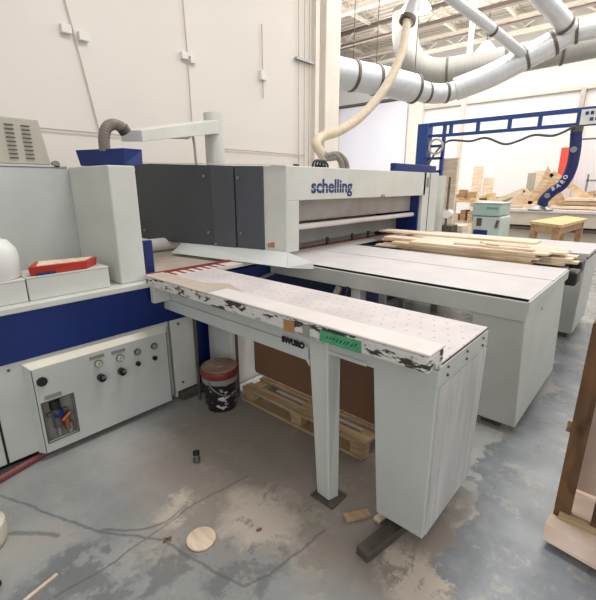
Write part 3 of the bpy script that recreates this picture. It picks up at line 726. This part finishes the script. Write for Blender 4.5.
obj('wood_scrap', MB().bar((.765,1.60,FZ+.005),(.81,1.60,FZ+.005),.008,.008).bar((.78,1.615,FZ+.005),(.80,1.585,FZ+.005),.008,.008), 'card', None, label='tiny brown splinter left of the wooden disc', cat='scrap')
obj('wood_scrap', MB().bar((1.13,1.30,FZ+.005),(1.155,1.29,FZ+.005),.012,.008), 'card', None, label='tiny brown chip right of the wooden disc', cat='scrap')
obj('air_hose', MB().tube([(-.3,2.62,FZ+.02),(.15,2.68,FZ+.02),(.33,2.74,FZ+.02),(.55,2.80,FZ+.02),(.75,2.86,FZ+.02),(.9,2.95,FZ+.02)], .022, 10, 6), 'redhose', None, smooth=True, label='dull red air hose along the foot of the white cabinet', cat='hose')
obj('air_hose', MB().tube([(1.88,3.0,FZ+.09),(2.0,2.85,FZ+.09),(2.15,2.72,FZ+.1),(2.25,2.68,FZ+.1)], .018, 8, 5), 'red', None, smooth=True, label='dark red hose on the floor behind the black pail', cat='hose')
obj('white_block', MB().box(2.06,2.75,2.62,2.95,FZ,.55), 'whitepl', None, .01, label='white box standing behind the pail, beyond the cardboard', cat='box')  # plain white box, not foam
obj('white_sheet', MB().box(2.05,2.36,2.42,2.60,FZ,FZ+.015), 'whitepl', None, .002, label='white sheet lying on the floor by the pallet end', cat='sheet')
# things seen in the gap between the two tables
wbk = thing('bucket', 'white bucket seen in the gap between the two nearest tables', 'bucket', (2.62,1.7,FZ))
obj('body', MB().lathe([(.13,0),(.145,.70),(.15,.71)], (2.80,1.86,FZ), 24), 'whitepl', wbk, smooth=True)
obj('cable_hose', MB().tube([(2.5,2.35,FZ+.02),(2.62,2.25,.2),(2.72,2.12,.5),(2.85,2.05,.78)], .03, 10, 5), 'hoseg', None, smooth=True, label='grey hose hanging in the gap left of the white bucket', cat='hose')
obj('cable_hose', MB().tube([(2.6,2.25,FZ+.02),(2.70,2.15,.2),(2.80,2.02,.5),(2.90,1.99,.78)], .014, 8, 5), 'black', None, smooth=True, label='thin black cable hanging beside the white bucket', cat='cable')
cr = thing('wooden_crate', 'brown wooden crate standing below the middle table', 'crate', (2.9,1.1,FZ))
obj('frame', MB().box(2.62,2.66,.95,1.60,.50,.56).box(3.2,3.24,.95,1.60,.50,.56).box(2.62,3.24,1.56,1.60,.50,.56).box(2.62,3.24,.95,.99,.50,.56), 'card', cr)
for x, y in ((2.62,.95),(3.2,.95),(2.62,1.56),(3.2,1.56)): obj('post', MB().box(x,x+.04,y,y+.04,FZ,.56), 'pallet', cr)
obj('slat', MB().box(2.66,3.2,1.0,1.1,.48,.50).box(2.66,3.2,1.25,1.35,.48,.50), 'pallet', cr)

# ------------------------------------------------------------------ rack at the right edge
rk = thing('wooden_rack', 'weathered timber rack with pinkish base board at the right edge', 'rack', (2.2,0,FZ))
obj('base_board', MB().hexa([(2.02,.165,-.055),(1.93,-.60,-.055),(2.75,-.65,-.055),(2.62,.10,-.055),(2.08,.175,0),(1.96,-.60,0),(2.78,-.65,0),(2.66,.11,0)]), 'pink', rk, .003)
for y0 in (.05, -.3): obj('runner', MB().box(2.06,2.7,y0,y0+.06,FZ,-.055), 'woodd', rk)
obj('post', MB().box(2.17,2.25,.085,.155,0,1.05), 'woodd', rk, .003, label='dirty dark brown upright nearest the aisle')
obj('post', MB().box(2.16,2.24,-.05,-.00,0,1.15), 'woodd', rk, .003)
obj('cross_rail', MB().box(2.15,2.19,-.6,.13,0,.035), 'pallet', rk, .002)
obj('back_sheet', MB().box(2.42,2.44,-.6,.12,.03,1.0), 'pink', rk)
obj('peg', MB().box(2.20,2.22,.155,.175,.47,.53), 'pallet', rk)
obj('cap_rail', MB().box(2.17,2.25,-.6,.15,1.05,1.09), 'pallet', rk, .002)
ps = thing('wooden_stand', 'pale slatted wooden stand behind the rack at the right edge', 'rack', (5.3,.1,FZ))
for z in (.35,.55,.75): obj('slat', MB().box(4.9,5.4,-.35,.22,z,z+.05), 'pallet', ps)
for x in (4.95,5.3):
    for y in (-.3,.16): obj('post', MB().box(x,x+.05,y,y+.05,FZ,.8), 'woodp', ps)
# clutter at left border
ch = thing('plastic_stool', 'cream rounded plastic object at the left edge of the floor', 'stool', (.12,2.2,FZ))
obj('shell', MB().lathe([(.03,0),(.10,.01),(.115,.05),(.11,.12),(.06,.16)], (.15,2.26,FZ), 24), 'cream', ch, smooth=True)
ck = thing('caster', 'dark caster wheel at the lower left corner of the floor', 'wheel', (.15,1.95,FZ))
obj('tyre', MB().cyl((.11,1.93,FZ+.035),(.135,1.95,FZ+.035),.035,20), 'black', ck, smooth=True); obj('hub', MB().cyl((.136,1.951,FZ+.035),(.141,1.955,FZ+.035),.020,16), 'copper', ck, smooth=True)
# ------------------------------------------------------------------ ducts overhead
duct('wide bright spiral duct coming out from behind the white pilaster', [(8.43,6.67,4.28),(9.08,6.4,4.24),(10.0,5.96,4.18),(10.88,5.56,4.1)], .345, 'duct', [((9.15,6.36,4.235),(1,-.45,-.06)),((9.75,6.08,4.20),(1,-.46,-.06)),((10.84,5.58,4.1),(1,-.45,-.08))], ringr=.02, hang=True)
duct('narrower elbow of spiral duct joining the bright duct to the rising one', [(10.85,5.56,4.08),(11.33,5.30,4.02),(11.62,5.0,4.04),(11.9,4.72,4.17)], lambda t: .26-.03*t, 'duct', [((11.2,5.38,4.03),(1,-.5,0)),((11.6,5.03,4.04),(.8,-.7,.1))], ringr=-.02+.02)
duct('rising bright spiral duct climbing toward the right edge', [(11.8,4.85,4.12),(12.16,4.1,4.4),(12.5,3.41,4.76),(12.72,2.82,5.05)], .29, 'ducty', [((12.5,3.41,4.76),(.3,-.7,.35)),((12.70,2.86,5.03),(.25,-.7,.35))], ringr=.015)
duct('last spiral duct stretch running off the right edge', [(12.72,2.82,5.05),(12.83,2.45,5.22),(12.99,1.98,5.28),(13.2,1.2,5.35)], .25, 'ducty', [((12.84,2.42,5.22),(.15,-.8,.1))])
duct('big dull spiral duct with a bend, behind the bright ducts', [(13.34,7.35,7.0),(13.30,7.25,6.1),(13.32,7.06,5.62),(13.5,6.75,5.27),(13.86,6.24,5.14),(14.31,5.17,5.22),(14.89,3.66,5.39),(15.48,2.29,5.57),(16.2,.3,5.8)], .40, 'ductd', [((13.95,6.05,5.15),(.35,-1,.05)),((14.55,4.5,5.3),(.35,-1,.1)),((15.1,3.15,5.45),(.35,-1,.1))], ringr=.02)
duct('thin straight spiral pipe dropping from upper left to the rising duct', [(8.9,4.45,5.66),(9.51,4.26,5.49),(10.89,3.8,5.13),(12.39,3.38,4.78)], .115, 'duct', [((11.0,3.78,5.1),(1,-.3,-.25)),((12.3,3.40,4.80),(1,-.3,-.23))])
duct('medium spiral branch pipe dropping to the duct junction at the upper right', [(10.6,3.2,6.0),(11.44,2.98,5.72),(12.1,2.78,5.52),(12.79,2.5,5.22)], .20, 'duct', [((12.5,2.62,5.34),(.7,-.3,-.3))])
duct('grey duct drop from which the cream hose hangs', [(7.3,3.6,5.6),(6.96,3.63,4.64),(6.74,3.67,4.17)], .11, 'duct', [((6.76,3.67,4.2),(.4,-.06,.9))])
obj('suction_hose', MB().tube([(6.76,3.67,4.22),(6.27,3.48,3.57),(5.71,3.4,3.01),(5.13,3.39,2.58),(4.63,3.39,2.34),(4.30,3.42,2.24),(4.09,3.35,2.14),(4.09,3.28,2.03),(4.14,3.24,1.95)], lambda t: .066-.012*t, 14, 14, ribs=.05), 'hose', None, smooth=True, label='long cream suction hose hanging from the ceiling duct to the saw beam', cat='hose')
y_ = thing('hose_manifold', 'grey hose branch with two short hoses on top of the saw beam', 'fitting', (4.2,3.2,1.83))
obj('branch', MB().tube([(4.10,3.27,2.02),(4.14,3.22,1.98),(4.22,3.15,1.99)], .052, 14, 5), 'label', y_, smooth=True)
obj('short_hose', MB().tube([(4.12,3.2,1.99),(4.19,3.15,2.00),(4.26,3.10,1.93),(4.28,3.08,1.82)], .034, 12, 8, ribs=.06), 'hoseg', y_, smooth=True)
obj('short_hose', MB().tube([(4.20,3.2,2.01),(4.29,3.15,2.01),(4.36,3.10,1.93),(4.38,3.08,1.82)], .034, 12, 8, ribs=.06), 'hoseg', y_, smooth=True)
vb = thing('cable_bundle', 'coiled black cables on top of the beam left of the hose branch', 'cable', (3.9,3.2,1.83))
for i in range(3): obj('cable_loop', MB().tube([(3.72+.05*i,3.1,1.82),(3.74+.05*i,3.1,1.90),(3.82+.05*i,3.1,1.925),(3.90+.05*i,3.1,1.88),(3.92+.04*i,3.1,1.82)], .012, 8, 5), 'black', vb)
obj('valve', MB().box(3.83,3.90,3.05,3.15,1.825,1.88), 'black', vb, .01)
# black suspended lamps chain: gantry crane
gx = 8.5
g = thing('gantry_crane', 'blue ladder-truss jib crane behind the saw beam', 'crane', (gx,3.95,FZ))
obj('mast', MB().box(gx-.12,gx+.12,3.93,4.16,FZ,2.86), 'gblue', g, .01)
obj('top_chord', MB().box(gx-.04,gx+.04,.2,3.95,2.80,2.87), 'gblue', g); obj('bottom_chord', MB().box(gx-.04,gx+.04,.2,3.75,2.585,2.64), 'gblue', g)
for y in (3.50,2.98,2.42,1.93,1.36,.8): obj('strut', MB().box(gx-.03,gx+.03,y-.03,y+.03,2.6,2.85), 'gblue', g)
obj('ladder_rail', MB().box(gx-.03,gx+.03,3.60,3.66,1.75,2.85), 'gblue', g)
for z in (2.62,2.42,2.18,1.92): obj('rung', MB().box(gx-.03,gx+.03,3.62,3.95,z-.025,z+.025), 'gblue', g)
rg = obj('cable_reel', MB().tube([(gx-.12,3.73+.14*math.cos(a),2.40+.14*math.sin(a)) for a in [k*math.pi/8 for k in range(17)]], .022, 8, 2), 'conduit', g, smooth=True)
sg = obj('sign_board', MB().box(gx-.07,gx-.05,.75,1.33,2.60,2.83), 'whitepl', g)
random.seed(3)
for i in range(7):
    obj('sign_print', MB().box(gx-.075,gx-.07,1.27-i*.07-.045,1.27-i*.07,2.745,2.795), 'logo', sg)
for i in range(6):
    obj('sign_print', MB().box(gx-.075,gx-.07,1.20-i*.075-.05,1.20-i*.075,2.65,2.70), 'gblue', sg)
obj('trolley', MB().box(gx-.06,gx+.06,1.28,1.44,2.50,2.60).cyl((gx,1.365,2.42),(gx,1.365,2.52),.05,12), 'dsteel', g)
tb = thing('vacuum_lift_tube', 'dark blue vacuum lifting tube hanging curved from the jib crane', 'hose', (gx,1.6,1.3))
TP = [(8.5,1.365,2.50),(8.5,1.335,2.17),(8.5,1.352,1.88),(8.5,1.432,1.66),(8.5,1.575,1.53),(8.5,1.675,1.40),(8.5,1.690,1.29)]
obj('tube_body', MB().tube(TP, .085, 18, 10, ribs=.03), 'navy', tb, smooth=True)
obj('lift_foot', MB().lathe([(.20,0),(.20,.03),(.10,.08),(.08,.10)], (8.5,1.71,1.20), 20), 'steel', tb, smooth=True)
for (p, s_) in (((8.415,1.345,2.22),.05),((8.415,1.62,1.47),.045)): obj('label_patch', MB().cyl((p[0]-.008,p[1],p[2]),(p[0],p[1],p[2]),s_,14), 'printg', tb)
R2 = Matrix(((0,0,-1),(-1,0,0),(0,1,0)))
for ch_, (y, z, a) in zip('BARO', [(1.56,1.555,20),(1.49,1.60,30),(1.425,1.665,48),(1.385,1.735,62)]):
    Rr = R2 @ Matrix.Rotation(rad(a), 3, 'Z')
    text('tube_lettering', ch_, .085, 'printw', tb, (8.408,y,z), Rr, .002, .004)
obj('festoon_cable', MB().tube([(8.4,3.93,1.95),(8.4,3.76,2.25),(8.4,3.60,2.43),(8.4,3.43,2.50),(8.4,3.06,2.46),(8.4,2.78,2.50),(8.4,2.44,2.37),(8.4,2.21,2.41),(8.4,1.97,2.49),(8.4,1.66,2.46),(8.4,1.38,2.58)], .020, 8, 6), 'darkcable', None, smooth=True, label='dark cable drooping in waves beneath the blue jib crane', cat='cable')
# tall beige board behind the beam end
obj('tall_board', MB().box(8.9,9.0,3.45,3.86,FZ,2.2), 'woodp', None, .004, label='tall beige board standing behind the far end of the saw beam', cat='board')
ct = thing('control_post', 'narrow white post with valve knob at the far end of the beam', 'post', (6.9,3.1,FZ))
obj('post', MB().box(6.85,7.0,2.88,3.0,FZ,1.80), 'white', ct); obj('pipe', MB().cyl((7.1,2.86,FZ),(7.1,2.86,1.78),.02,8), 'dsteel', ct)
obj('knob', MB().cyl((6.80,2.74,1.18),(6.95,2.74,1.18),.07,16), 'whitepl', ct, smooth=True)
for i,(x,y,z,m_,lb) in enumerate([(7.3,2.95,.95,'dsteel','dark bracket block low behind the planks, left'),(7.6,2.86,.93,'woodp','pale wood block behind the plank stack, beside the dark bracket')]):
    obj('block', MB().box(x,x+.3,y-.12,y+.12,FZ,z), m_, None, .01, label=lb, cat='block')
# mint and blue machine
mm = thing('edge_machine', 'small mint green and white machine with a blue lower front', 'machine', (9,2.8,FZ))
obj('lower_body', MB().box(9.0,9.7,2.48,3.06,FZ,1.02), 'mintl', mm, .03)
obj('hood', MB().box(8.97,9.7,2.52,3.07,1.03,1.28), 'mint', mm, .03)
obj('blue_front', MB().box(8.96,9.0,2.72,3.0,.40,.74), 'blue', mm, .01)
obj('window', MB().box(8.985,9.0,2.86,2.96,.82,.98), 'dsteel', mm); obj('handle', MB().box(8.95,8.97,2.56,2.78,1.18,1.21), 'teal', mm)
obj('side_knob', MB().cyl((8.97,2.56,.80),(9.0,2.54,.95),.03,10), 'dsteel', mm)
obj('top_tray', MB().box(8.96,9.7,2.5,3.08,1.28,1.30), 'mintl', mm)
# work bench
wbn = thing('workbench', 'sturdy yellow-brown wooden workbench in the middle distance', 'table', (10.5,1.7,FZ))
obj('table_top', MB().hexa([(9.1,1.44,.86),(11.3,1.30,.86),(12.0,1.85,.86),(9.75,2.12,.86),(9.1,1.44,.92),(11.3,1.30,.92),(12.0,1.85,.92),(9.75,2.12,.92)]), 'woody', wbn, .005)
obj('apron', MB().bar((9.18,1.50,.79),(9.75,2.06,.79),.04,.14).bar((9.18,1.50,.79),(11.2,1.37,.79),.04,.14), 'woodo', wbn)
for x, y in ((9.22,1.52),(11.15,1.40),(9.75,2.02),(11.7,1.82)): obj('leg', MB().box(x-.06,x+.06,y-.06,y+.06,FZ,.86), 'woodo', wbn, .004)
obj('lower_shelf', MB().hexa([(9.3,1.5,.2),(11.2,1.4,.2),(11.7,1.8,.2),(9.8,2.0,.2),(9.3,1.5,.25),(11.2,1.4,.25),(11.7,1.8,.25),(9.8,2.0,.25)]), 'woodo', wbn)
# long machining table behind
ln = thing('router_table', 'long pale machining table running across the background', 'table', (13,2.5,FZ))
obj('bed_top', MB().box(12.2,14.2,-1.5,3.85,.96,1.04), 'railtop', ln, .01)
obj('bed_front', MB().box(12.25,14.1,-1.5,3.8,.62,.96), 'greyst', ln); obj('dark_rail', MB().box(12.2,12.26,-1.5,3.8,.50,.58), 'dsteel', ln)
obj('base', MB().box(12.3,14.0,-1.4,3.8,FZ,.50), 'greyst', ln)
obj('rear_gantry', MB().box(14.3,14.6,.2,4.2,.3,1.28), 'label', ln, .01)
sh = thing('storage_table', 'low table loaded with offcuts left of the mint machine', 'table', (13,5,FZ))
obj('table_top', MB().box(12.6,14.0,3.9,6.0,1.15,1.20), 'wood', sh); obj('lower_shelf', MB().box(12.6,14.0,3.9,6.0,.55,.60), 'wood', sh)
for x, y in ((12.65,3.95),(12.65,5.9),(13.9,3.95),(13.9,5.9),(12.65,4.9)): obj('leg', MB().box(x,x+.08,y,y+.08,FZ,1.15), 'woodo', sh)
random.seed(11)
for i in range(14):
    y = 4.0+random.random()*1.8; z = 1.2; x = 12.7+random.random()*.6
    obj('wood_offcut', MB().bar((x,y,z+.035),(x+random.uniform(-.1,.3),y+random.uniform(.2,.5),z+.035),.10,.06), ['woodp','wood','woodo','dsteel'][i % 4], None, label='small wood offcut piled on the low table left of the mint machine', cat='offcut', group='offcuts on the far low table')
for i in range(8):
    y = 4.1+i*.22
    obj('wood_offcut', MB().box(12.7,13.1,y,y+.15,.60,.72+random.random()*.25), ['woodp','wood','woodo'][i % 3], None, label='wood offcut on the shelf under the far low table', cat='offcut', group='offcuts on the shelf of the far low table')
for i in range(5):
    y = 4.3+i*.3
    obj('wood_stick', MB().bar((13.6,y,1.2),(13.7,y+.05,1.45+random.random()*.4),.03,.03,(1,0,0)), 'woodp', None, label='thin upright stick at the back of the far low table', cat='stick', group='upright sticks on the far low table')
# piled sheets and triangles on the long table
obj('wood_triangle', MB().prism([(13.1,2.95,1.05),(13.1,1.95,1.05),(13.1,2.62,2.15)][:3], (.05,0,0)), 'wood', None, label='tall upright plywood triangle just left of the lifting tube', cat='wood panel')
def frame_tri(x, a, b, c, w, m_, label, th=.06):
    t = thing('wooden_truss', label, 'wood frame', (x, (a[0]+b[0])/2, min(a[1], b[1])))
    for p, q in ((a,b),(b,c),(c,a)): obj('rail', MB().bar((x,p[0],p[1]),(x,q[0],q[1]),th,w,(0,1,1) if abs(p[1]-q[1])<.01 else (0,0,1)), m_, t)
    return t
frame_tri(12.9, (4.0,1.10), (2.75,1.10), (3.05,1.52), .12, 'woodp', 'flat triangular pale wood frame lying left of the plywood triangle')
frame_tri(12.8, (2.9,1.15), (1.25,1.12), (2.45,1.95), .16, 'wood', 'large triangular wood frame behind the lifting tube')
obj('plywood_sheet', MB().prism([(13.2,3.7,1.05),(13.2,2.5,1.05),(13.2,2.7,1.5),(13.2,3.2,1.45)], (.05,0,0)), 'woodp', None, label='low slanted plywood panel on the long background table', cat='wood panel')
obj('plywood_sheet', MB().box(13.4,13.45,2.95,3.15,1.05,1.98), 'beige', None, label='narrow grey-beige panel standing upright on the background table', cat='wood panel')
obj('plywood_sheet', MB().box(13.45,13.5,2.72,2.93,1.05,1.78), 'wall_far', None, label='short whitish panel right of the narrow upright one', cat='wood panel')
obj('plywood_sheet', MB().box(13.45,13.5,2.4,2.72,1.05,1.62), 'wood', None, label='small plywood panel between whitish panel and tall triangle', cat='wood panel')
for i, (y0, y1, z0, z1, m_, lb) in enumerate([(.9,2.2,1.16,1.24,'pallet','brown sheet stacked under the triangular frame'),(.8,2.3,1.06,1.14,'woodp','lowest pale sheet of the pile at the right of the background table'),(1.0,2.0,1.26,1.33,'woodp','topmost pale sheet of the pile at the right of the background table'),(.4,.9,1.06,1.55,'woodp','pale board block at the far right of the background table')]):
    obj('wood_sheet', MB().box(12.5,13.0,y0,y1,z0,z1), m_, None, .005, label=lb, cat='sheet')
for i in range(6):
    y = 2.3+i*.35
    obj('wood_offcut', MB().box(12.35,12.7,y,y+.25,1.04,1.10+.04*(i % 2)), ['label','woodp','conduit'][i % 3], None, .005, label='low scrap piece lying along the front of the background table', cat='offcut', group='scraps along the background table')
obj('red_banner', MB().box(15.2,15.22,2.3,2.75,1.9,2.75).box(15.2,15.21,2.3,2.31,FZ,1.9).box(15.2,15.21,2.74,2.75,FZ,1.9), 'redp', None, label='coral red hanging panel behind the blue lifting tube', cat='banner')
cu = thing('strip_curtain', 'white strip curtain on a rail at the far right background', 'curtain', (16,1,0))
obj('rail', MB().box(16.0,16.05,-.5,2.7,3.0,3.05), 'skirting', cu)
for i in range(14): obj('strip', MB().box(16.0,16.01,-.4+i*.22,-.4+i*.22+.20,.2,3.0), 'towel', cu)
sf = thing('shelf_rack', 'grey metal shelf frame in front of the strip curtain', 'rack', (14.9,1,FZ))
for z in (1.35,1.75): obj('shelf', MB().box(14.7,15.0,-.2,1.9,z,z+.05), 'label', sf)
for y in (-.2,.8,1.85): obj('post', MB().box(14.7,14.76,y,y+.05,FZ,1.95), 'label', sf)

random.seed(21)
for i in range(9):
    y = 1.0+i*.27; h = random.uniform(.25,.6)
    obj('wood_offcut', MB().hexa([(13.6,y,1.04),(13.9,y,1.04),(13.9,y+.22,1.04),(13.6,y+.22,1.04),(13.7,y,1.04+h),(13.9,y,1.04+h),(13.9,y+.16,1.04+h*.9),(13.7,y+.16,1.04+h*.9)]), ['woodp','wood','woodo'][i % 3], None, .004, label='upright wood offcut in the row at the back of the background table', cat='offcut', group='offcut row at the back of the background table')
for i in range(7):
    y = 4.0+i*.28; h = random.uniform(.15,.42)
    obj('wood_offcut', MB().box(13.3,13.6,y,y+.20,1.20,1.20+h), ['wood','woodp','pallet','woodo'][i % 4], None, .004, label='blocky wood offcut behind the small ones on the far low table', cat='offcut', group='blocky offcuts on the far low table')
for i, (y, h) in enumerate([(4.9,1.5),(5.3,1.9),(3.3,1.7)]):
    obj('leaning_board', MB().bar((15.6,y,FZ),(15.9,y+.08,h+.4),.35,.03,(1,0,0)), 'woodp', None, label=['pale board leaning behind the far low table, on its right','tallest pale board leaning behind the far low table','pale board leaning behind the mint green machine'][i], cat='board')
# ------------------------------------------------------------------ light
def area(name, loc, tgt, sx, sy, power, col=(1,1,1), spread=None):
    l = bpy.data.lights.new(name, 'AREA'); l.shape = 'RECTANGLE'; l.size = sx; l.size_y = sy; l.energy = power; l.color = col
    o = bpy.data.objects.new(name, l); COL.objects.link(o); o.location = loc
    o.rotation_euler = (Vector(tgt)-Vector(loc)).to_track_quat('-Z', 'Y').to_euler()
    return o
area('hall_ceiling_light', (13, 3, 6.9), (13,3,0), 12, 12, 1300, (1,.98,.95))
area('ceiling_fill', (13, 4, 6.3), (13,4,9), 10, 12, 800, (1,.97,.93))  # upward fill added to brighten the ceiling, no fixture behind it
area('bay_ceiling_light', (2.7, 1.7, 6.8), (2.7,1.7,0), 2.0, 1.4, 200, (1,.98,.96))
area('far_hall_fill', (14, 11, 6.9), (15,11,0), 6, 5, 500, (1,.98,.96))  # fill added to lift the pale door and the back of the hall
area('dock_door_daylight', (-3.5, -4, 3.2), (2,3,1.2), 5, 4, 150, (.96,.98,1))
area('side_fill', (7, -7, 4.5), (6,2,1), 8, 4, 160, (.97,.985,1))  # broad fill light added from the right
w = bpy.data.worlds.new('world'); scn.world = w; w.use_nodes = True
w.node_tree.nodes['Background'].inputs[0].default_value = (1,.985,.965,1); w.node_tree.nodes['Background'].inputs[1].default_value = .46

cam = bpy.data.cameras.new('camera'); co = bpy.data.objects.new('camera', cam); COL.objects.link(co); scn.camera = co
cam.sensor_fit = 'HORIZONTAL'; cam.sensor_width = 36; cam.lens = 404/596*36; cam.clip_start = .05; cam.clip_end = 200
co.location = (0, 0, 1.65); co.rotation_euler = (rad(90-15.889), 0, rad(41.757-90))
vs = scn.view_settings; scn.display_settings.display_device = 'sRGB'; vs.view_transform = 'Standard'; vs.look = 'None'; vs.exposure = 0; vs.gamma = 1; vs.use_curve_mapping = False
